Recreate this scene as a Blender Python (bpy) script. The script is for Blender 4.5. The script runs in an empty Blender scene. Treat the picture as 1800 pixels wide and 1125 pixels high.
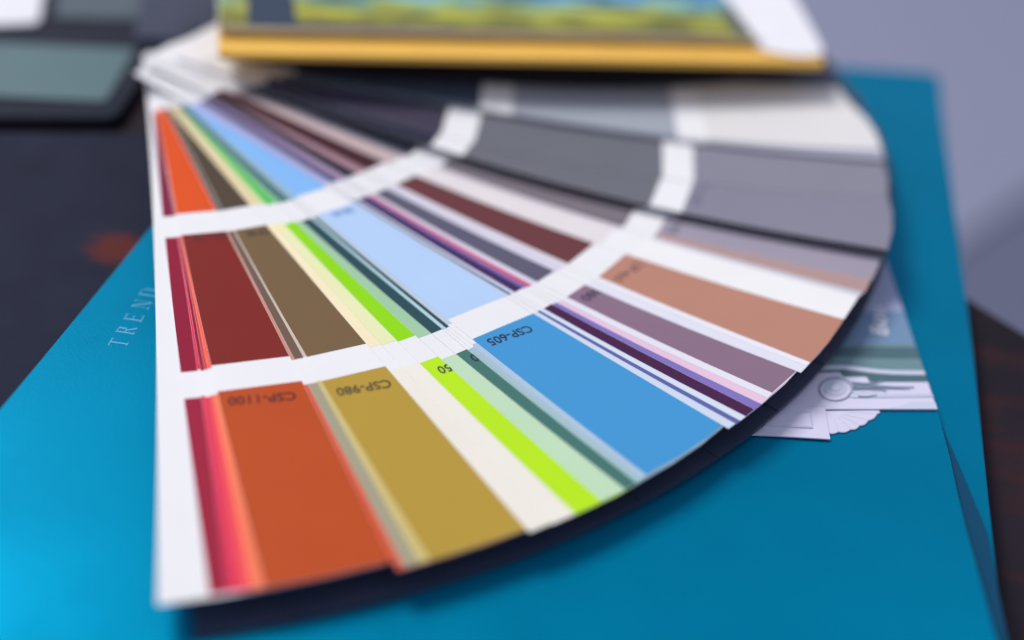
import bpy, bmesh, math, random
import numpy as np
from mathutils import Matrix, Vector
random.seed(4)
S = bpy.context.scene
COL = S.collection

# ------------------------------------------------------------------ camera
FPX = 2250.126                      # focal length in pixels of the 1800 px wide photograph
PITCH, ROLL = 0.635492, 0.129198
CAM = np.array([0.145459, -0.424665, 0.207617])
_f = np.array([0, math.cos(PITCH), -math.sin(PITCH)])
_r0 = np.array([1.0, 0, 0]); _u0 = np.cross(_r0, _f)
RT = math.cos(ROLL)*_r0 + math.sin(ROLL)*_u0
UP = -math.sin(ROLL)*_r0 + math.cos(ROLL)*_u0
cd = bpy.data.cameras.new('camera'); cam = bpy.data.objects.new('camera', cd); COL.objects.link(cam)
m = Matrix.Identity(4)
for k in range(3):
    m[k][0], m[k][1], m[k][2], m[k][3] = RT[k], UP[k], -_f[k], CAM[k]
cam.matrix_world = m
cd.sensor_width = 36; cd.lens = FPX*36/1800
cd.clip_start = 0.01; cd.clip_end = 60
cd.dof.use_dof = True; cd.dof.focus_distance = 0.335; cd.dof.aperture_fstop = 2.7
S.camera = cam

# ------------------------------------------------------------------ world and lamps
W = bpy.data.worlds.new('World'); S.world = W; W.use_nodes = True
bg = W.node_tree.nodes['Background']
bg.inputs[0].default_value = (0.78, 0.82, 1.0, 1); bg.inputs[1].default_value = 0.46

def area(name, loc, target, size, energy, col):
    l = bpy.data.lights.new(name, 'AREA'); l.size = size; l.energy = energy; l.color = col
    o = bpy.data.objects.new(name, l); COL.objects.link(o); o.location = loc
    o.rotation_euler = (Vector(target)-Vector(loc)).to_track_quat('-Z', 'Y').to_euler()
    return o
area('window_light', (-2.7, 2.1, 4.6), (0.1, -0.1, 0), 2.0, 285, (1.0, 0.95, 0.88))
S.view_settings.view_transform = 'Standard'; S.view_settings.look = 'None'
S.view_settings.exposure = 0; S.view_settings.gamma = 1

# ------------------------------------------------------------------ helpers
def at(x, y, z):
    """pixel of the photograph -> point on the horizontal plane z"""
    d = _f + RT*(x-900)/FPX - UP*(y-562.5)/FPX
    t = (z-CAM[2])/d[2]
    return CAM + t*d

def lin(c):
    return tuple(((v/255)/12.92 if v/255 <= .04045 else ((v/255+.055)/1.055)**2.4) for v in c)

MATS = {}
def mat(name, rgb, rough=.5, spec=.3, metal=0, var=.03, scale=60, bump=0, bscale=900, linear=False, coat=0):
    if name in MATS: return MATS[name]
    mt = bpy.data.materials.new(name); mt.use_nodes = True
    nt = mt.node_tree; b = nt.nodes['Principled BSDF']
    c = rgb if linear else lin(rgb)
    b.inputs['Roughness'].default_value = rough
    b.inputs['Specular IOR Level'].default_value = spec
    b.inputs['Metallic'].default_value = metal
    b.inputs['Coat Weight'].default_value = coat
    tc = nt.nodes.new('ShaderNodeTexCoord')
    nz = nt.nodes.new('ShaderNodeTexNoise'); nz.inputs['Scale'].default_value = scale; nz.inputs['Detail'].default_value = 5
    nt.links.new(tc.outputs['Object'], nz.inputs['Vector'])
    rp = nt.nodes.new('ShaderNodeValToRGB')
    rp.color_ramp.elements[0].position = .3; rp.color_ramp.elements[1].position = .7
    rp.color_ramp.elements[0].color = (*[v*(1-var) for v in c], 1)
    rp.color_ramp.elements[1].color = (*[min(1, v*(1+var)) for v in c], 1)
    nt.links.new(nz.outputs['Fac'], rp.inputs['Fac']); nt.links.new(rp.outputs['Color'], b.inputs['Base Color'])
    if bump:
        n2 = nt.nodes.new('ShaderNodeTexNoise'); n2.inputs['Scale'].default_value = bscale; n2.inputs['Detail'].default_value = 3
        nt.links.new(tc.outputs['Object'], n2.inputs['Vector'])
        bp = nt.nodes.new('ShaderNodeBump'); bp.inputs['Strength'].default_value = bump; bp.inputs['Distance'].default_value = .0003
        nt.links.new(n2.outputs['Fac'], bp.inputs['Height']); nt.links.new(bp.outputs['Normal'], b.inputs['Normal'])
    MATS[name] = mt
    return mt

def link(name, me, material, parent=None, label=None, cat=None, kind=None, group=None):
    o = bpy.data.objects.new(name, me); COL.objects.link(o)
    if material:
        me.materials.clear(); me.materials.append(material)
    if parent: o.parent = parent
    if label: o['label'] = label
    if cat: o['category'] = cat
    if kind: o['kind'] = kind
    if group: o['group'] = group
    return o

def empty(name, loc, label, cat, group=None):
    o = bpy.data.objects.new(name, None); COL.objects.link(o); o.location = loc; o.empty_display_size = .01
    o['label'] = label; o['category'] = cat
    if group: o['group'] = group
    bpy.context.view_layer.update()
    return o

def mesh(name, verts, faces, smooth=False):
    me = bpy.data.meshes.new(name); me.from_pydata([tuple(map(float, v)) for v in verts], [], faces); me.update()
    bm = bmesh.new(); bm.from_mesh(me); bmesh.ops.recalc_face_normals(bm, faces=bm.faces); bm.to_mesh(me); bm.free()
    if smooth:
        for p in me.polygons: p.use_smooth = True
        me.set_sharp_from_angle(angle=.6)
    return me

def prism(name, poly, z0, z1, bevel=0, off=(0, 0, 0)):
    """outline (x, y) -> closed slab between z0 and z1"""
    n = len(poly); ox, oy, oz = off
    v = [(p[0]-ox, p[1]-oy, z0-oz) for p in poly] + [(p[0]-ox, p[1]-oy, z1-oz) for p in poly]
    f = [list(range(n))[::-1], list(range(n, 2*n))] + [[i, (i+1) % n, n+(i+1) % n, n+i] for i in range(n)]
    me = mesh(name, v, f)
    if bevel:
        bm = bmesh.new(); bm.from_mesh(me)
        ed = [e for e in bm.edges if abs(e.verts[0].co.z-e.verts[1].co.z) < 1e-7]
        bmesh.ops.bevel(bm, geom=ed, offset=bevel, segments=2, affect='EDGES', profile=.5)
        bm.to_mesh(me); bm.free()
    return me

def round_poly(pts, rad, seg=8):
    out = []; n = len(pts)
    for i in range(n):
        p = np.array(pts[i][:2], float); a = np.array(pts[i-1][:2], float); b = np.array(pts[(i+1) % n][:2], float)
        r = rad[i] if isinstance(rad, (list, tuple)) else rad
        if r <= 0: out.append(tuple(p)); continue
        da = (a-p)/np.linalg.norm(a-p); db = (b-p)/np.linalg.norm(b-p)
        p0 = p+da*r; p1 = p+db*r
        for k in range(seg+1):
            t = k/seg
            out.append(tuple((1-t)**2*p0+2*t*(1-t)*p+t*t*p1))
    return out

def text_mesh(body, size, ext=.00004):
    cu = bpy.data.curves.new('lettering', 'FONT'); cu.body = body; cu.size = size; cu.extrude = ext
    cu.offset = size*.012; cu.align_x = 'LEFT'; cu.resolution_u = 3
    o = bpy.data.objects.new('lettering', cu); COL.objects.link(o)
    bpy.context.view_layer.update()
    me = bpy.data.meshes.new_from_object(o.evaluated_get(bpy.context.evaluated_depsgraph_get()))
    bpy.data.objects.remove(o); bpy.data.curves.remove(cu)
    me.name = 'lettering'
    return me

def place_text(body, P0, P1, height, z, material, parent, stretch=True, ext=.00004):
    """text running from P0 to P1 (plan points at mid letter height), cap height given"""
    me = text_mesh(body, height/.7, ext)
    P0 = np.array(P0[:2]); P1 = np.array(P1[:2]); d = P1-P0; L = np.linalg.norm(d); ang = math.atan2(d[1], d[0])
    xs = [v.co.x for v in me.vertices]; x0, x1 = min(xs), max(xs)
    sx = L/(x1-x0) if stretch else 1
    for v in me.vertices:
        v.co.x = (v.co.x-x0)*sx; v.co.y -= height/2
    o = link('lettering', me, material, parent)
    pl = parent.matrix_world.translation if parent else Vector((0, 0, 0))
    o.location = Vector((P0[0], P0[1], z)) - Vector(pl); o.rotation_euler = (0, 0, ang)
    return o

# ------------------------------------------------------------------ setting: floor and table
ZT = -0.0185                                    # table top
fl = mesh('floor', [(-8, -8, -.76), (12, -8, -.76), (12, 14, -.76), (-8, 14, -.76)], [[0, 1, 2, 3]])
link('floor', fl, mat('floor_lino', (106, 110, 136), .6, .1, var=.06, scale=2.2), kind='structure', label='slate blue floor far below the table, toned dark for the shade near the table')

def table_material():
    mt = mat('table_wood', (38, 32, 42), .6, .1, var=.25, scale=9)
    nt = mt.node_tree; b = nt.nodes['Principled BSDF']; rp = b.inputs['Base Color'].links[0].from_node
    tc = [n for n in nt.nodes if n.type == 'TEX_COORD'][0]
    mp = nt.nodes.new('ShaderNodeMapping'); mp.inputs['Scale'].default_value = (4, 16, 10); mp.inputs['Rotation'].default_value = (0, 0, .55)
    wn = nt.nodes.new('ShaderNodeTexNoise'); wn.inputs['Scale'].default_value = 3.0; wn.inputs['Detail'].default_value = 6
    nt.links.new(tc.outputs['Object'], mp.inputs['Vector']); nt.links.new(mp.outputs['Vector'], wn.inputs['Vector'])
    r2 = nt.nodes.new('ShaderNodeValToRGB'); r2.color_ramp.elements[0].position = .5; r2.color_ramp.elements[1].position = .8
    nt.links.new(wn.outputs['Fac'], r2.inputs['Fac'])
    mx = nt.nodes.new('ShaderNodeMixRGB'); mx.inputs[2].default_value = (*lin((58, 34, 38)), 1)
    nt.links.new(r2.outputs['Color'], mx.inputs[0]); nt.links.new(rp.outputs['Color'], mx.inputs[1]); nt.links.new(mx.outputs[0], b.inputs['Base Color'])
    return mt
E1, E2 = at(1700, 520, ZT)[:2], at(1800, 582, ZT)[:2]
dE = (E2-E1)/np.linalg.norm(E2-E1)
A0 = E1-dE*.9; A1 = E1+dE*.5; nE = np.array([dE[1], -dE[0]])
if nE[1] > 0: nE = -nE
tb = empty('table', (float(E1[0]), float(E1[1]), -.76), 'dark reddish brown wooden table under the blue folder', 'table')
tp = [A0, A1, A1+nE*.8, A0+nE*.8]
link('table_top', prism('table_top', round_poly(tp, .01), ZT-.03, ZT, .002, (E1[0], E1[1], -.76)), table_material(), tb)
for q in (A0+.06*dE+.06*nE, A1-.06*dE+.06*nE, A1-.06*dE+.74*nE, A0+.06*dE+.74*nE):
    sq = [q+np.array([sx, sy])*.025 for sx, sy in ((-1, -1), (1, -1), (1, 1), (-1, 1))]
    link('leg', prism('leg', sq, -.76, ZT-.0305, 0, (E1[0], E1[1], -.76)), table_material(), tb)

# ------------------------------------------------------------------ blue folder
ZF = -0.0080                                   # top of the front cover
ZB = -0.0108                                   # top of the back board
fo = empty('blue_folder', (.15, -.06, ZT), 'glossy bright blue folder with moulding picture lying under the fanned colour cards', 'folder')
OFF = (.15, -.06, ZT)
BL = dict(rough=.43, spec=.1, metal=.42, var=.07, scale=14, bump=.12, bscale=1400)
m_blue = mat('blue_laminate', (0, 126, 166), **BL)
m_blue.node_tree.nodes['Principled BSDF'].inputs['Specular Tint'].default_value = (0.0, .5, .75, 1)
_nt = m_blue.node_tree; _n = _nt.nodes.new('ShaderNodeTexNoise'); _n.inputs['Scale'].default_value = 38; _n.inputs['Detail'].default_value = 7
_tc = [q for q in _nt.nodes if q.type == 'TEX_COORD'][0]; _nt.links.new(_tc.outputs['Object'], _n.inputs['Vector'])
_mr = _nt.nodes.new('ShaderNodeMapRange'); _mr.inputs['From Min'].default_value = .3; _mr.inputs['From Max'].default_value = .7
_mr.inputs['To Min'].default_value = .38; _mr.inputs['To Max'].default_value = .50
_nt.links.new(_n.outputs['Fac'], _mr.inputs['Value']); _nt.links.new(_mr.outputs[0], _nt.nodes['Principled BSDF'].inputs['Roughness'])
# plan of the folder: left edge, right edge, far end
L0, L1 = at(0, 720, ZF)[:2], at(265, 400, ZF)[:2]
dL = (L1-L0)/np.linalg.norm(L1-L0)
R0, R2 = at(1658, 200, ZB)[:2], at(1765, 1120, ZB)[:2]
top_r = at(1652, 128, ZB)[:2]; top_l = at(1500, 118, ZB)[:2]
dT = (top_l-top_r)/np.linalg.norm(top_l-top_r)
# where the far edge meets the left edge line
def isect(p, d, q, e):
    t = np.linalg.solve(np.array([[d[0], -e[0]], [d[1], -e[1]]]), q-p); return p+t[0]*d
TL = isect(top_r, dT, L0, dL)
near_l = L0-dL*.12; near_r = R2+(R2-R0)/np.linalg.norm(R2-R0)*.09
Rm = at(1712, 620, ZB)[:2]
back_poly = round_poly([TL, near_l, near_r, R2, Rm, R0, top_r], [.006, .006, .006, 0, 0, 0, .008])
link('back_cover', prism('back_cover', back_poly, ZT+.0006, ZB, .0006, OFF), m_blue, fo)
# front cover: its right edge runs a little inside the back cover
edge_px = [(1500, 250), (1528, 330), (1548, 430), (1580, 520), (1614, 620), (1648, 722), (1670, 805), (1684, 870), (1698, 927), (1729, 1040), (1752, 1125)]
edge = [at(x, y, ZF)[:2] for x, y in edge_px]
ef = edge[-1]+(edge[-1]-edge[-2])*1.5
def lift(y):                                    # the free edge rises off the back board towards the near end
    q = min(1, max(0, (740-y)/-330)); return .0006+.0034*q*q
rows = []
ext_px = edge_px+[(1806, 1330)]
for x, y in [(1476, 180)]+ext_px:
    e = at(x, y, ZF+lift(y)-.0006)
    t = np.linalg.solve(np.array([[dL[0], -1.0], [dL[1], -.06]]), e[:2]-L0)    # across to the left edge
    l = L0+dL*min(t[0], np.dot(TL-L0, dL)-.003)
    rows.append((l, e[:2], lift(y)-.0006))
FV, FF = [], []; NC = 40
for dz in (0, -.0007):
    for l, e, h in rows:
        for k in range(NC+1):
            t = k/NC; q = l+(e-l)*t
            FV.append((q[0]-OFF[0], q[1]-OFF[1], ZF+h*t**14+dz-OFF[2]))
nR = len(rows); hh = nR*(NC+1)
for a in range(nR-1):
    for k in range(NC):
        i_ = a*(NC+1)+k
        FF += [[i_, i_+1, i_+NC+2, i_+NC+1], [hh+i_, hh+i_+NC+1, hh+i_+NC+2, hh+i_+1]]
    i_ = a*(NC+1); FF.append([i_, i_+NC+1, hh+i_+NC+1, hh+i_]); i_ += NC; FF.append([i_, hh+i_, hh+i_+NC+1, i_+NC+1])
for k in range(NC):
    FF.append([k, hh+k, hh+k+1, k+1]); i_ = (nR-1)*(NC+1)+k; FF.append([i_, i_+1, hh+i_+1, hh+i_])
link('front_cover', mesh('front_cover', FV, FF, True), m_blue, fo)
shade_poly = [l+(e-l)*.012 for l, e, h in rows]+[at(x, y, ZB+.0018)[:2] for x, y in ((1500, 300), (1540, 450), (1610, 640), (1646, 726), (1684, 813), (1708, 870), (1732, 927), (1755, 1040), (1772, 1125), (1815, 1330))][::-1]
link('edge_shade', prism('edge_shade', shade_poly, ZB+.0004, ZB+.0018, 0, OFF), mat('edge_shade_navy', (18, 74, 108), .7, .1), fo, label='dark sheet standing in for shade along the right edge of the front cover')  # added dark wedge paints the shade beside the lifted cover edge
# title along the left edge
m_foil = mat('pale_foil', (86, 178, 226), .4, .5, var=.02)
GLY = {'T': [(.02, .94, .68, 1), (.02, .80, .05, 1), (.65, .80, .68, 1), (.30, 0, .40, .94), (.20, 0, .50, .05)],
       'R': [(.06, 0, .16, 1), (0, 0, .24, .05), (0, .95, .40, 1), (.16, .49, .40, .54), (.40, .53, .52, .97), 'leg'],
       'E': [(.06, 0, .16, 1), (0, 0, .60, .05), (0, .95, .58, 1), (.16, .49, .46, .54), (.57, 0, .60, .2), (.55, .82, .58, 1), (.44, .40, .46, .63)],
       'N': [(.10, 0, .14, 1), (.02, 0, .24, .05), (.02, .95, .20, 1), (.66, 0, .70, 1), (.56, .95, .80, 1), 'diag'],
       'D': [(.06, 0, .16, 1), (0, 0, .44, .05), (0, .95, .44, 1), (.60, .2, .70, .8), 'c0', 'c1']}
def glyph(ch):
    V, F = [], []
    def q4(pts):
        b = len(V); V.extend(pts); F.append([b, b+1, b+2, b+3])
    for g in GLY[ch]:
        if g == 'leg': q4([(.26, .50), (.36, .50), (.68, 0), (.54, 0)])
        elif g == 'diag': q4([(.10, 1), (.22, 1), (.70, 0), (.60, 0)])
        elif g == 'c0': q4([(.40, 1), (.44, 1), (.70, .8), (.60, .8)])
        elif g == 'c1': q4([(.40, 0), (.60, .2), (.70, .2), (.44, 0)])
        else: q4([(g[0], g[1]), (g[2], g[1]), (g[2], g[3]), (g[0], g[3])])
    return V, F
pA, pB = at(209, 603, ZF), at(262, 515, ZF)
hL = float(np.linalg.norm(at(193, 601, ZF)-at(225, 605, ZF)))
dW = (pB-pA)[:2]/4; aW = dW/np.linalg.norm(dW); nW = np.array([-aW[1], aW[0]])
for k, ch in enumerate('TREND'):
    gv, gf = glyph(ch)
    c0 = pA[:2]+dW*k
    vv = [(*(c0+aW*(x-.35)*hL+nW*(y-.5)*hL-np.array(OFF[:2])), ZF+.00006+i_*1e-7-OFF[2]) for i_, (x, y) in enumerate(gv)]
    link('letter', mesh('letter', vv, gf), m_foil, fo)

# printed and embossed picture on the front cover
m_pw = mat('plaster_print', (222, 220, 246), .5, .3, var=.03, scale=40)
m_psky = mat('print_sky_blue', (168, 178, 216), .5, .3)
m_psky2 = mat('print_slate_blue', (118, 150, 186), .5, .3)
m_pt1 = mat('print_teal', (80, 112, 124), .5, .3)
m_pt2 = mat('print_pale_teal', (112, 146, 156), .5, .3)
m_pt3 = mat('print_lilac_white', (206, 214, 236), .5, .3)
m_pdk = mat('print_ring_teal', (166, 180, 202), .5, .3)
m_pln = mat('print_line', (132, 152, 172), .5, .3)
def pp(pts, z=ZF): return [at(x, y, z)[:2] for x, y in pts]
def ex(y): # right end of the picture at image row y
    for (xa, ya), (xb, yb) in zip(edge_px, edge_px[1:]):
        if ya <= y <= yb: return xa+(xb-xa)*(y-ya)/(yb-ya)-1.5
    return edge_px[0][0]
base_me = prism('picture', pp([(1300, 330), (ex(432)-20, 330), (ex(432), 432), (ex(520), 520), (ex(600), 600), (ex(650), 650), (ex(722), 722), (1300, 722)]), ZF+.0001, ZF+.0002, 0, OFF)
pic = link('picture', base_me, m_psky, fo, label='printed picture of white plaster moulding under a pale blue sky')
def layer(name, pts, h0, h1, material, bevel=0):
    me = prism(name, pp(pts), ZF+h0*1e-4, ZF+h1*1e-4, bevel, OFF)
    return link(name, me, material, pic)
def curve_band(xa, xb, fy0, fy1, n=10):
    up = [(xa+(xb-xa)*k/n, fy0(xa+(xb-xa)*k/n)) for k in range(n+1)]
    xc = ex(fy1(xb))
    dn = [(xa+(xc-xa)*k/n, fy1(xa+(xb-xa)*k/n)) for k in range(n+1)]
    return up+dn[::-1]
layer('sky_band', curve_band(1340, ex(548), lambda x: 548+(1600-x)*.02, lambda x: 606), 2.2, 2.6, m_psky2)
def sw(x): return 10*math.exp(-((x-1470)/60)**2)    # sagging swag of the cornice towards the left
layer('cornice_band', curve_band(1340, ex(607), lambda x: 606, lambda x: 612), 3, 3.4, m_pt2)
layer('cornice_band', curve_band(1340, ex(613), lambda x: 612.3, lambda x: 632-sw(x)*.4), 3, 3.6, m_pt1)
layer('cornice_band', curve_band(1340, ex(633), lambda x: 632.5-sw(x)*.4, lambda x: 653-sw(x)), 3, 4.2, m_pt2)
layer('cornice_band', curve_band(1340, ex(653), lambda x: 653.5-sw(x), lambda x: 661-sw(x)), 3, 4.6, m_pt3)
layer('cornice_band', curve_band(1340, ex(661), lambda x: 661.5-sw(x), lambda x: 672), 3, 3.5, m_pt1)
layer('plaster_frieze', [(1340, 672), (1430, 658), (1475, 657), (1482, 665), (1522, 665), (1528, 674), (ex(674), 674), (ex(700), 700), (ex(722), 722), (1340, 722)], 3, 6, m_pw, .0002)
layer('plaster_ledge', [(1535, 722.5), (1580, 722.5), (ex(722), 722.5), (ex(711), 711), (1600, 710), (1585, 716), (1560, 720)], 6.2, 7.5, m_pt3)
layer('plaster_ledge', [(1460, 697), (1540, 692), (1546, 697), (ex(697), 697), (ex(701), 701), (1500, 703)], 6.2, 8, m_pt3, .0002)
# medallion
def ell(cx, cy, a, b, n=28): return [(cx+a*math.cos(2*math.pi*k/n), cy+b*math.sin(2*math.pi*k/n)) for k in range(n)]
layer('medallion', ell(1468, 687, 31, 22), 6.2, 8, m_pdk, .00015)
layer('medallion', ell(1467, 690, 27, 18), 8.2, 10, m_pw, .00015)
layer('medallion', ell(1467, 688, 20, 13), 10.2, 11.2, m_pt3, .0001)
layer('medallion', ell(1467, 687, 8, 6), 11.4, 13, m_pw, .0001)
for pts, w in (([(1496, 677), (1520, 679), (1540, 677), (1552, 673)], 2.2), ([(1498, 683), (1540, 683), (1575, 685), (1605, 685)], 2.2),
               ([(1498, 684.5), (1550, 686), (1580, 687), (1597, 688)], 1.6), ([(1498, 688), (1525, 687), (1545, 689), (1557, 692)], 2.0), ([(1507, 701), (1520, 702), (1540, 699)], 1.5)):
    up = [(x, y-w/2*(1-.6*k/(len(pts)-1))) for k, (x, y) in enumerate(pts)]; dn = [(x, y+w/2*(1-.6*k/(len(pts)-1))) for k, (x, y) in enumerate(pts)]
    layer('leaf_sprig', up+dn[::-1], 8.3, 10.5, m_pln)
# scallop shell and panelled block below the frieze
sh = [(1448, 724)]
lob = [(1452, 762), (1474, 761), (1495, 757), (1511, 750), (1526, 741), (1542, 729), (1545, 724)]
for (xa, ya), (xb, yb) in zip(lob, lob[1:]):
    for k in range(5):
        t = k/5; nx, ny = (yb-ya), -(xb-xa); nn = math.hypot(nx, ny) or 1
        bul = 3.0*math.sin(math.pi*t)
        sh.append((xa+(xb-xa)*t-nx/nn*bul, ya+(yb-ya)*t-ny/nn*bul))
sh.append((1545, 723))
layer('scallop_shell', sh, .3, 5, m_pw, .0003)
for (x, y) in lob[1:-1]:
    cx, cy = 1462, 726
    dx, dy = x-cx, y-cy; L = math.hypot(dx, dy); ux, uy = -dy/L*.8, dx/L*.8
    layer('shell_groove', [(cx+dx*.3-ux*.4, cy+dy*.3-uy*.4), (x-dx*.08-ux, y-dy*.08-uy), (x-dx*.08+ux, y-dy*.08+uy), (cx+dx*.3+ux*.4, cy+dy*.3+uy*.4)], 5.1, 5.4, m_pt3)
layer('plaster_block', [(1280, 716), (1449, 718), (1458, 776), (1360, 770), (1240, 765)], 5.5, 8, m_pw, .0003)
layer('plaster_block', [(1330, 728), (1424, 729), (1427, 757), (1340, 755)], 8.2, 9.5, m_pt3, .0003)
layer('plaster_block', [(1330, 731.5), (1421, 732), (1424, 754), (1340, 752)], 9.7, 10.2, m_pw)
place_text('Bou', at(1545, 588, ZF), at(1538, 540, ZF), np.linalg.norm(at(1527, 570, ZF)-at(1556, 570, ZF)), ZF+.00034, mat('print_white', (235, 238, 250), .5, .3), pic)
bpy.context.view_layer.update()

# ------------------------------------------------------------------ fan deck of colour cards
R = 0.2695
def warm(c):
    l = .3*c[0]+.59*c[1]+.11*c[2]
    k = .88+.11*min(1, max(0, (l-90)/110))
    if max(c)-min(c) < 46 and c[2] > c[0]-8: k = max(k, .955)
    c = (c[0]*1.01, c[1]*(1.0 if c[2] > c[0]+20 else .985), c[2]*k); l = .3*c[0]+.59*c[1]+.11*c[2]
    return tuple(int(max(4, min(250, l+(q-l)*1.14))) for q in c)
fan = empty('fan_deck', (0, 0, 0), 'fan deck of paint colour cards spread open across the blue folder', 'fan deck')
m_card = mat('card_white', (240, 241, 246), .6, .1, var=.018, scale=30)
m_board_shade = mat('board_shade_navy', (44, 48, 70), .35, .3, var=.06)
m_ink = mat('code_ink', (46, 54, 78), .6, .2)
DZ = .00027
W_CARD = .047

LIFT = 0.0
def base_z(x, y):
    """height of the fanned leaves over their flat plane: they sag between hub and tip on the far side; the last ones are lifted clear of the rest"""
    r = math.hypot(x, y); th = math.degrees(math.atan2(y, x))
    a = min(1, max(0, (th+52)/28)); a = a*a*(3-2*a)
    q = min(1, max(0, (r-.03)/.10)); q = q*q*(3-2*q)
    return -.0060*a*math.sin(math.pi*min(1, max(0, r/R)))+LIFT*q

def drape(x, y):
    q = min(1, math.hypot(x, y)/R); return 1-.66*q*q*(3-2*q)

def on_leaf(px, zi):
    z = zi
    for _ in range(6):
        P = at(px[0], px[1], z); z = zi*drape(P[0], P[1])+base_z(P[0], P[1])
    return at(px[0], px[1], z)

# every card: height step, colours (inner, middle, outer swatch), pixel of its left edge at the end of the inner swatch,
# at the end of the middle swatch, at the tip; look
CARDS = [
 (0, None, (270,385),(274,660),(277,1063), 'plain white end card'),
 (1, ((125,38,84),(136,34,70),(150,42,76)), (288,381),(314.5,655),(369,1046), 'crimson and plum card'),
 (2, ((190,110,140),(214,44,104),(208,48,98)), (307,379),(345,650),(402,1041), 'pink red card'),
 (3, ((130,40,74),(140,34,66),(214,56,92)), (308.5,378.5),(350,652),(417,1039), 'narrow dark red card'),
 (4, ((200,96,90),(196,74,78),(240,92,100)), (310,378),(358,650),(428,1038), 'coral red card'),
 (5, ((214,120,90),(236,112,98),(240,136,106)), (311.5,377),(363,648),(445,1037), 'salmon card'),
 (6, ((212,92,50),(122,46,48),(180,86,52)), (313,376),(369,643),(466,1034), 'rust orange and dark red card'),
 (7, ((208,96,70),(200,150,140),(206,92,72)), (379,371),(513,633),(699,1003), 'red edged card'),
 (8, ((100,96,96),(112,97,94),(166,166,148)), (382,371),(518,632),(711,998), 'taupe grey card'),
 (9, ((112,104,98),(206,198,182),(206,196,132)), (391,370),(533,627),(738,990), 'pale olive card'),
 (10, ((82,73,70),(118,100,82),(180,157,80)), (394,369),(537,628),(757,985), 'brown and mustard gold card'),
 (11, ((228,218,180),(246,241,206),(239,242,231)), (439,362),(651,611),(930,936), 'cream card'),
 (12, ((216,224,172),(234,243,196),(240,243,233)), (456,360.5),(668,608),(972,921), 'pale lime cream card'),
 (13, ((95,200,108),(150,222,46),(188,238,56)), (470,360.5),(698,601),(1012,904), 'bright green and lime card'),
 (14, ((132,192,152),(166,209,176),(196,229,198)), (486,358),(735,595),(1058,881), 'pale mint green card'),
 (15, ((76,121,135),(48,80,92),(76,120,126)), (496,356),(757,587),(1099,860), 'dark teal card'),
 (16, ((140,176,196),(178,216,228),(160,196,206)), (512,353),(778,580),(1120,849), 'pale teal card'),
 (17, ((150,186,210),(52,78,88),(170,196,214)), (515,351),(783,577),(1126,844), 'dark edged grey blue card'),
 (18, ((160,196,226),(190,210,228),(176,202,226)), (517.5,349),(786.5,571),(1130,840), 'ice blue card'),
 (19, ((140,190,250),(186,213,248),(78,152,222)), (520,346),(788,561),(1135,835), 'sky blue card'),
 (20, ((188,193,242),(196,216,246),(208,222,242)), (565,326),(893,519),(1279,755), 'white lavender card'),
 (21, ((176,184,232),(44,72,104),(96,106,182)), (574,324),(897,517.5),(1293,746), 'indigo card'),
 (22, ((190,194,236),(214,220,242),(216,228,246)), (578,323),(901,516),(1301,740), 'bluish white card'),
 (23, ((86,90,140),(68,50,110),(72,40,86)), (583,322),(906,513.5),(1310,732), 'dark purple card'),
 (24, ((166,140,196),(126,106,186),(130,120,202)), (598,318),(921,507),(1327,720), 'violet card'),
 (25, ((176,150,196),(204,92,142),(229,206,226)), (603,316),(927,505.5),(1339,710), 'pink card'),
 (26, ((178,160,184),(220,220,236),(229,236,246)), (608,314),(933,502),(1350,699), 'lilac white card'),
 (27, ((40,42,60),(97,97,122),(138,118,142)), (611,312.5),(944,496),(1357,690), 'slate and mauve card'),
 (28, ((180,146,166),(216,220,236),(226,233,244)), (631,305),(977,478),(1408,655), 'cool white card'),
 (29, ((176,144,160),(226,226,236),(236,241,249)), (638,302),(992,468),(1418,644), 'off white card'),
 (30, ((72,45,60),(105,66,79),(183,141,132)), (643,300),(1001,462),(1424,638), 'maroon and clay tan card'),
 (31, ((200,186,190),(230,230,233),(241,247,249)), (683,289),(1055,430),(1483,562), 'warm white card'),
 (32, ((150,150,166),(224,222,230),(206,212,222)), (712,276),(1089,404),(1512,521), 'pale grey card'),
 (33, ((72,74,92),(112,106,122),(178,156,160)), (719,272),(1093,402),(1520,514), 'pinkish taupe card'),
 (34, ((48,52,72),(126,123,136),(161,159,181)), (726,268),(1097,398),(1534,490), 'lilac grey card'),
 (45, ((44,48,68),(46,50,70),(48,50,70)), (749,261),(1134,367),(1557,451), 'almost black card'),
 (46, ((44,48,68),(112,116,130),(136,137,160)), (756,257),(1143,359),(1560,440), 'mid grey card'),
 (47, ((70,68,88),(112,117,131),(138,139,161)), (771,250),(1165,300),(1562,350), 'charcoal card'),
 (52, ((74,88,110),(150,160,190),(176,180,204)), (836,203),(1188,236),(1556,284), 'light grey card'),
 (54, ((72,84,106),(165,172,192),(225,231,232)), (842,200),(1190,231),(1550,267), 'silver white card'),
 (55, 'cover', (868,148),(1192,149),(1452,126), 'dark navy sheet standing in for shade under the yellow board'),  # cover: dark sheet added to paint the shade below the yellow board
]
def pix(p, z):
    d = np.array([p[0], p[1], z])-CAM; return 900+FPX*(d@RT)/(d@_f), 562.5-FPX*(d@UP)/(d@_f)
S_R0, BAND1, BAND2 = .059, .0112, .0102
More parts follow.
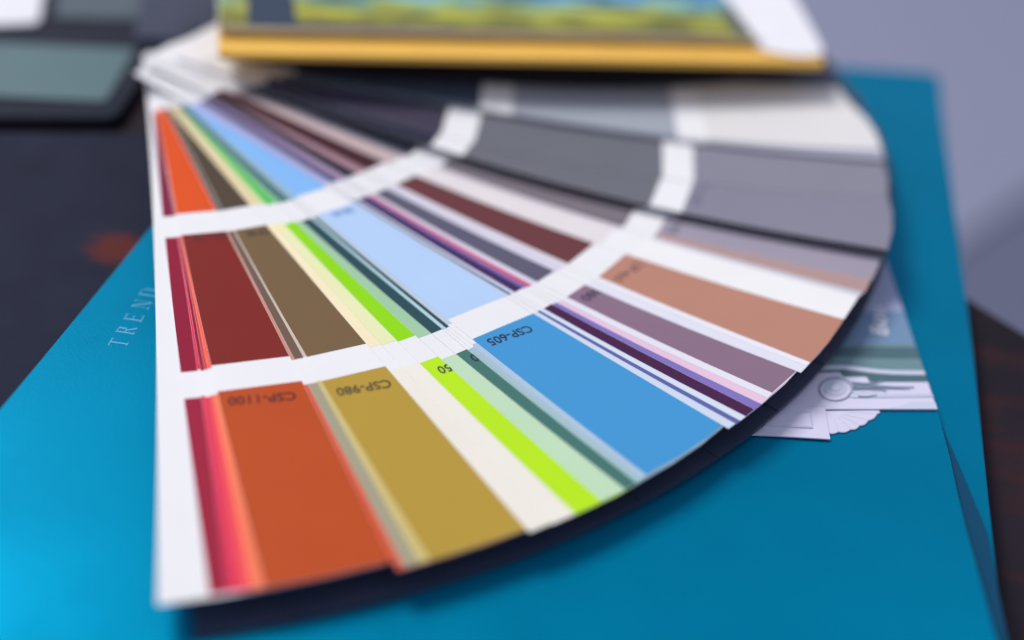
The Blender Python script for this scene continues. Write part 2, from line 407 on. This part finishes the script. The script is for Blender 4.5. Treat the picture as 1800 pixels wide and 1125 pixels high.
def card(zi_n, cols, p1, p2, pt, look, idx):
    zi = zi_n*DZ
    P1, P2, PT = (on_leaf(q, zi)[:2] for q in (p1, p2, pt))
    # local frame: u along the card, v across it (towards the next card)
    u = PT-P1; u = u/np.linalg.norm(u); v = np.array([-u[1], u[0]])
    s1, s2, st = P1@u, P2@u, PT@u
    o1, o2, ot = P1@v, P2@v, PT@v
    p0 = HEADS.get(idx)
    head_off = -min(.012, .002+.0004*idx)
    co = np.polyfit([0, s1, s2, st], [head_off if idx < 6 else .6*o1+.4*head_off, o1, o2, ot], 2, w=[.15, 1, 1, 1])
    s0 = S_R0 if idx < 28 else S_R0-.002
    if p0:
        P0 = on_leaf(p0, zi)[:2]; s0 = P0@u
        co = np.polyfit([s0, s1, s2, st], [P0@v, o1, o2, ot], 2, w=[.8, 1, 1, 1])
    sh = -.012
    while sh < .03:
        c0 = u*sh+v*np.polyval(co, sh); c1 = c0+v*W_CARD
        if all(q[0] >= 250 and q[1]-96 >= -.49*(q[0]-250) for q in (pix(c0, zi), pix(c1, zi))): break
        sh += .002
    cuts = sorted(set([sh]+[q for q in (0, .01, .02, .03, .04) if q > sh+.001]+[s0, .075, .09, .105, s1, s1+BAND1, .15, .165, .18, s2, s2+BAND2, .22, .235, .25, st]))
    nw = 4
    def pt3(s, w, dz=0):
        off = np.polyval(co, s)+w
        se = s-(w*w/(2*R)+w*ot/R+(.0004 if idx < 11 else .0026 if idx < 35 else .0055 if idx < 38 else .010)*min(1, w/.04)**2)*max(0, (s-s2-BAND2)/(st-s2-BAND2))**2 if s > s2+BAND2 else s
        xy = u*se+v*off
        return (xy[0], xy[1], zi*drape(xy[0], xy[1])+base_z(xy[0], xy[1])+dz)
    def sheet(name, ss, w0, w1, lo, hi):
        V = []; n = len(ss)
        for s in ss:
            for k in range(nw+1):
                V.append(pt3(s, w0+(w1-w0)*k/nw, hi))
        for s in ss:
            for k in range(nw+1):
                V.append(pt3(s, w0+(w1-w0)*k/nw, lo))
        h = n*(nw+1); F = []
        for a in range(n-1):
            for k in range(nw):
                i = a*(nw+1)+k
                F.append([i, i+nw+1, i+nw+2, i+1]); F.append([h+i, h+i+1, h+i+nw+2, h+i+nw+1])
            i = a*(nw+1); F.append([i, h+i, h+i+nw+1, i+nw+1])
            i = a*(nw+1)+nw; F.append([i, i+nw+1, h+i+nw+1, h+i])
        for k in range(nw):
            F.append([k, k+1, h+k+1, h+k]); i = (n-1)*(nw+1)+k; F.append([i, h+i, h+i+1, i+1])
        return mesh(name, V, F)
    c = link('colour_card', sheet('colour_card', cuts, 0, W_CARD, -DZ*.4, 0), m_board_shade if cols == 'cover' else m_card, fan, label=look)
    if cols and cols != 'cover':
        for rgb, a, b in zip(cols, (s0, s1+BAND1, s2+BAND2), (s1, s2, st)):
            ss = [a]+[s for s in cuts if a+1e-5 < s < b-1e-5]+[b]
            link('swatch', sheet('swatch', ss, .00004, W_CARD-.0002, .00001, .00003), mat('paint_%d_%d_%d' % rgb, warm(rgb), .6, .1, var=.015, scale=50), c)
    return c, zi
made = {}
LIFTS = {35: .0016, 36: .0030, 37: .0031, 38: .0042, 39: .0046, 40: .0052}
HEADS = {31: (412,163), 32: (420,160), 33: (426,158), 34: (434,155), 35: (446,152), 36: (453,150), 37: (470,142), 38: (498,134), 39: (520,127), 40: (545,122)}
for k, (zn, cols, p1, p2, pt, look) in enumerate(CARDS):
    LIFT = LIFTS.get(k, 0)
    made[look] = (*card(k, cols, p1, p2, pt, look, k), LIFT)
LIFT = 0

def code(look, body, a, b, hpx, ink=None):
    global LIFT
    c, zi, LIFT = made[look]
    A, B = on_leaf(a, zi), on_leaf(b, zi)
    h = hpx
    o = place_text(body, A, B, h, .00008, ink or m_ink, c, ext=.00002)
    ca, sa = math.cos(o.rotation_euler.z), math.sin(o.rotation_euler.z)
    for v in o.data.vertices:
        qx, qy = o.location.x+ca*v.co.x-sa*v.co.y, o.location.y+sa*v.co.x+ca*v.co.y
        v.co.z += zi*drape(qx, qy)+base_z(qx, qy)
    LIFT = 0
code('sky blue card', 'CSP-605', (934,577), (859,603), .0029)
m_soft = mat('code_ink_faint', (128, 168, 214), .6, .2)
m_softr = mat('code_ink_red', (84, 40, 50), .6, .2)
code('sky blue card', 'CSP-610', (622,367), (586,378), .0028, m_soft)
code('rust orange and dark red card', 'CSP-1100', (520,696), (401,706), .0030, mat('code_ink_rust', (72, 34, 40), .6, .2))
code('rust orange and dark red card', 'CSP-1105', (402,413), (340,419), .0028, m_softr)
code('brown and mustard gold card', 'CSP-980', (687,674), (592,690), .0030, mat('code_ink_gold', (74, 66, 52), .6, .2))
code('brown and mustard gold card', 'CSP-985', (473,407), (434,412), .0028, mat('code_ink_brown', (70, 60, 52), .6, .2))
code('bright green and lime card', 'CSP-850', (848,629), (771,652), .0029)
code('dark teal card', 'CSP-720', (905,605), (829,631), .0029)
code('slate and mauve card', 'CSP-380', (1090,486), (1026,527), .0029)
code('maroon and clay tan card', 'CSP-485', (1132,459), (1083,494), .0028, mat('code_ink_tan', (112, 86, 84), .6, .2))
code('lilac grey card', 'CSP-145', (1230,352), (1178,412), .0028, mat('code_ink_grey', (96, 94, 116), .6, .2))
code('mid grey card', 'CSP-60', (1250,295), (1222,362), .0027, mat('code_ink_grey2', (104, 108, 136), .6, .2))

# dark plastic backing leaves under the cards, their edges show below the tips
m_dark = mat('navy_plastic', (58, 64, 88), .45, .3, var=.1)
def backing(th, z, rt, w=.05):
    u = np.array([math.cos(th), math.sin(th)]); v = np.array([-u[1], u[0]])
    ss = np.linspace(-.004, rt, 12); n = len(ss); nw = 6; V = []; F = []
    for zz in (0, -.0010):
        for s in ss:
            for k in range(nw+1):
                ww = .002+(w-.002)*k/nw; k_ = (s+.004)/(rt+.004)
                q = u*(s-k_**3*(rt-math.sqrt(rt*rt-ww*ww)))+v*ww
                V.append((q[0], q[1], z+min(0, base_z(q[0], q[1]))*.5+zz))
    h = n*(nw+1)
    for a in range(n-1):
        for k in range(nw):
            i = a*(nw+1)+k; F += [[i, i+nw+1, i+nw+2, i+1], [h+i, h+i+1, h+i+nw+2, h+i+nw+1]]
        i = a*(nw+1); F.append([i, h+i, h+i+nw+1, i+nw+1]); i += nw; F.append([i, i+nw+1, h+i+nw+1, h+i])
    for k in range(nw):
        F.append([k, k+1, h+k+1, h+k]); i = (n-1)*(nw+1)+k; F.append([i, h+i, h+i+1, i+1])
    link('backing_leaf', mesh('backing_leaf', V, F), m_dark, fan, label='dark navy backing leaf under the colour cards')
for k in range(16):
    backing(math.radians(-71.2+k*5.7), -.0066+k*.00036, R+(.0020 if k < 9 else .0012 if k < 12 else .0012-.0022*(k-11)))
bm = bmesh.new(); bmesh.ops.create_cone(bm, cap_ends=True, segments=24, radius1=.005, radius2=.0045, depth=.004)
me = bpy.data.meshes.new('rivet'); bm.to_mesh(me); bm.free()
o = link('rivet', me, mat('rivet_steel', (190, 194, 205), .3, .5, metal=1), fan); o.location = (.006, .022, .0178)

# ------------------------------------------------------------------ brochure on top of the fan's far end
ZL, ZM, ZH = .0172, .0196, .0232
F1, F3 = at(384, 106, ZL)[:2], at(1450, 122, ZL)[:2]
dB = (F3-F1)/np.linalg.norm(F3-F1); nB = np.array([-dB[1], dB[0]])
LB = np.linalg.norm(F3-F1); DB = .14
br = empty('yellow_board', (float(F1[0]), float(F1[1]), ZL), 'long yellow board lying across the far end of the fanned cards', 'board')
BO = (F1[0], F1[1], ZL)
def quad(a0, a1, b0, b1, r=0):
    pts = [F1+dB*a0+nB*b0, F1+dB*a1+nB*b0, F1+dB*a1+nB*b1, F1+dB*a0+nB*b1]
    return round_poly(pts, r) if r else pts
m_yel = mat('yellow_board', (240, 190, 92), .6, .1, var=.04)
link('board', prism('board', quad(0, LB, 0, DB, .003), ZL, ZM, .0003, BO), m_yel, br)
M0 = .0128                                     # the magazine lies set back from the board's near edge
mg = empty('magazine', (float(F1[0]), float(F1[1]), ZM), 'magazine with a yellow field and blue sky on its cover lying on the yellow board', 'magazine')
BO2 = (F1[0], F1[1], ZM)
LM = LB*.90
link('page_block', prism('page_block', quad(.0006, LM-.0006, M0+.0006, DB-.001), ZM+.0011, ZH-.0004, 0, BO2), mat('page_edges', (214, 206, 170), .7, .1), mg)
link('cover', prism('cover', quad(0, LM, M0, DB, .002), ZH-.0004, ZH, .0001, BO2), mat('cover_white', (236, 238, 248), .6, .1), mg)
sh_px = [(1270, 58), (1318, 78), (1345, 92), (1385, 101), (1425, 103), (1447, 97), (1440, 78), (1385, -20), (1270, -20)]
link('paper_sheet', prism('paper_sheet', round_poly([at(x, y, ZM)[:2] for x, y in sh_px], .001), ZM+.0003, ZM+.0009, .0001), mat('sheet_white', (240, 241, 250), .7, .1),
     label='white paper sheet with a rounded corner sticking out under the magazine', cat='paper sheet')
# picture on the cover: yellow-green field under a blue sky
def cover_art():
    mt = mat('cover_art', (180, 180, 90), .6, .08)
    nt = mt.node_tree; b = nt.nodes['Principled BSDF']; tc = [n for n in nt.nodes if n.type == 'TEX_COORD'][0]
    sp = nt.nodes.new('ShaderNodeSeparateXYZ'); nt.links.new(tc.outputs['UV'], sp.inputs[0])
    nz = nt.nodes.new('ShaderNodeTexNoise'); nz.inputs['Scale'].default_value = 9; nz.inputs['Detail'].default_value = 4
    nt.links.new(tc.outputs['UV'], nz.inputs['Vector'])
    ad = nt.nodes.new('ShaderNodeMath'); ad.operation = 'MULTIPLY_ADD'; ad.inputs[1].default_value = .30
    nt.links.new(nz.outputs['Fac'], ad.inputs[0]); nt.links.new(sp.outputs['Y'], ad.inputs[2])
    rp = nt.nodes.new('ShaderNodeValToRGB'); cr = rp.color_ramp
    stops = [(.10, (150, 138, 60)), (.16, (128, 124, 74)), (.21, (168, 166, 66)), (.30, (184, 190, 88)), (.36, (150, 190, 150)), (.42, (104, 168, 214)), (.55, (90, 150, 205)), (.9, (150, 180, 230))]
    cr.elements[0].position, cr.elements[0].color = stops[0][0], (*lin(stops[0][1]), 1)
    cr.elements[1].position, cr.elements[1].color = stops[-1][0], (*lin(stops[-1][1]), 1)
    for p_, c_ in stops[1:-1]:
        e = cr.elements.new(p_); e.color = (*lin(c_), 1)
    nt.links.new(ad.outputs[0], rp.inputs[0])
    mp = nt.nodes.new('ShaderNodeMapping'); mp.inputs['Scale'].default_value = (4, 9, 1); nt.links.new(tc.outputs['UV'], mp.inputs['Vector'])
    n3 = nt.nodes.new('ShaderNodeTexNoise'); n3.inputs['Scale'].default_value = 1.6; n3.inputs['Detail'].default_value = 5; nt.links.new(mp.outputs[0], n3.inputs['Vector'])
    r3 = nt.nodes.new('ShaderNodeValToRGB'); r3.color_ramp.elements[0].position = .42; r3.color_ramp.elements[1].position = .66
    r3.color_ramp.elements[1].color = (.85, .85, .85, 1); nt.links.new(n3.outputs['Fac'], r3.inputs[0])
    mx = nt.nodes.new('ShaderNodeMixRGB'); mx.inputs[2].default_value = (*lin((58, 72, 74)), 1)
    nt.links.new(r3.outputs[0], mx.inputs[0]); nt.links.new(rp.outputs[0], mx.inputs[1]); nt.links.new(mx.outputs[0], b.inputs['Base Color'])
    return mt
art = mesh('cover_picture', [(*(np.array(q)-F1), .00006+ZH-ZM) for q in quad(.0003, LM*.988, M0+.0003, .128)], [[0, 1, 2, 3]])
uv = art.uv_layers.new(name='UVMap')
for li, c in zip(range(4), ((0, 0), (1, 0), (1, 1), (0, 1))): 
    vi = art.loops[li].vertex_index; uv.data[li].uv = ((0, 0), (1, 0), (1, 1), (0, 1))[vi]
link('cover_picture', art, cover_art(), mg)
m_navy = mat('print_navy', (44, 60, 84), .45, .3)
def strip(name, a0, a1, b0, b1, material):
    me = prism(name, quad(a0, a1, b0, b1), ZH+.00012, ZH+.00018, 0, BO2); link(name, me, material, mg)
strip('printed_band', .010, .026, M0+.001, .10, m_navy)
strip('printed_band', LM*.955, LM*.984, M0+.002, .04, mat('print_dark_olive', (84, 96, 98), .45, .3))
strip('printed_band', .026, .080, M0+.0008, M0+.0045, mat('print_umber', (84, 82, 74), .45, .3))

# ------------------------------------------------------------------ dark things at the far left of the table
bx = empty('storage_box', (float(at(60, 230, ZT)[0]), float(at(60, 230, ZT)[1]), ZT), 'dark blurred case with pale teal panels on top behind the fan at the left', 'case')
BXO = tuple(bx.location)
zb = -.0135
case = [at(-260, 205, zb)[:2], at(205, 205, zb)[:2], at(330, 20, zb)[:2], at(420, -190, zb)[:2], at(-300, -190, zb)[:2]]
link('case_body', prism('case_body', round_poly(case, .004), ZT+.0005, zb, .001, BXO), mat('dark_navy_leather', (38, 42, 58), .6, .1, var=.15, bump=.2), bx)
def panel(pts, rgb, nm):
    link('panel', prism('panel', round_poly(pp(pts, zb), .002), zb+.0003, zb+.001, .0002, BXO), mat(nm, rgb, .45, .4), bx)
panel([(-120, 168), (186, 182), (240, 90), (-120, 74)], (84, 114, 122), 'teal_panel')
panel([(96, 34), (350, 40), (380, -40), (110, -50)], (76, 92, 104), 'grey_teal_panel')
pap = prism('paper_pad', round_poly(pp([(-160, 58), (70, 46), (84, -60), (-160, -60)], zb), .004), zb+.0002, zb+.0016, .0004)
link('paper_pad', pap, mat('pad_white', (238, 240, 250), .5, .3), label='small white paper pad lying on the dark case at the far left', cat='paper pad')
dm = prism('desk_mat', round_poly([at(-500, 640, ZT)[:2], at(-500, 1500, ZT)[:2], at(-60, 860, ZT)[:2], at(330, 400, ZT)[:2], at(420, 250, ZT)[:2], at(-500, 240, ZT)[:2]], .004), ZT+.0004, ZT+.003, .0006)
link('desk_mat', dm, mat('mat_navy', (40, 44, 62), .7, .06, var=.12, bump=.2), label='dark navy desk mat with a soft rust red patch painted for a blurred thing between the case and the blue folder', cat='desk mat')

rp_ = [at(x, y, -.755)[:2] for x, y in ((1500, 560), (1880, 290), (2400, -600), (900, -700), (900, 600))]
rg = prism('floor_light', round_poly(rp_, .05), -.7596, -.752, .002)  # pale slab added so the floor seems to brighten away from the table
link('floor_light', rg, mat('floor_light_lilac', (145, 149, 175), .9, .05, var=.07, scale=40, bump=.3), label='pale lilac patch painting the brighter floor beyond the table, far out of focus', cat='floor_light')
mm = MATS['mat_navy']; nt = mm.node_tree; b = nt.nodes['Principled BSDF']; src = b.inputs['Base Color'].links[0].from_socket
tc = [n for n in nt.nodes if n.type == 'TEX_COORD'][0]
cx, cy = [float(q) for q in at(206, 452, ZT)[:2]]  # red patch painted on the mat in place of a blurred red-brown thing
vs = nt.nodes.new('ShaderNodeVectorMath'); vs.operation = 'DISTANCE'; vs.inputs[1].default_value = (cx, cy, ZT+.003)
nz = nt.nodes.new('ShaderNodeTexNoise'); nz.inputs['Scale'].default_value = 90
nt.links.new(tc.outputs['Object'], vs.inputs[0]); nt.links.new(tc.outputs['Object'], nz.inputs['Vector'])
ma = nt.nodes.new('ShaderNodeMath'); ma.operation = 'MULTIPLY_ADD'; ma.inputs[1].default_value = .010
nt.links.new(nz.outputs['Fac'], ma.inputs[0]); nt.links.new(vs.outputs['Value'], ma.inputs[2])
mr = nt.nodes.new('ShaderNodeMapRange'); mr.interpolation_type = 'SMOOTHSTEP'
mr.inputs['From Min'].default_value = .008; mr.inputs['From Max'].default_value = .0165; mr.inputs['To Min'].default_value = .9; mr.inputs['To Max'].default_value = 0
nt.links.new(ma.outputs[0], mr.inputs['Value'])
mx = nt.nodes.new('ShaderNodeMixRGB'); mx.inputs[2].default_value = (*lin((100, 48, 46)), 1)
nt.links.new(mr.outputs[0], mx.inputs[0]); nt.links.new(src, mx.inputs[1]); nt.links.new(mx.outputs[0], b.inputs['Base Color'])
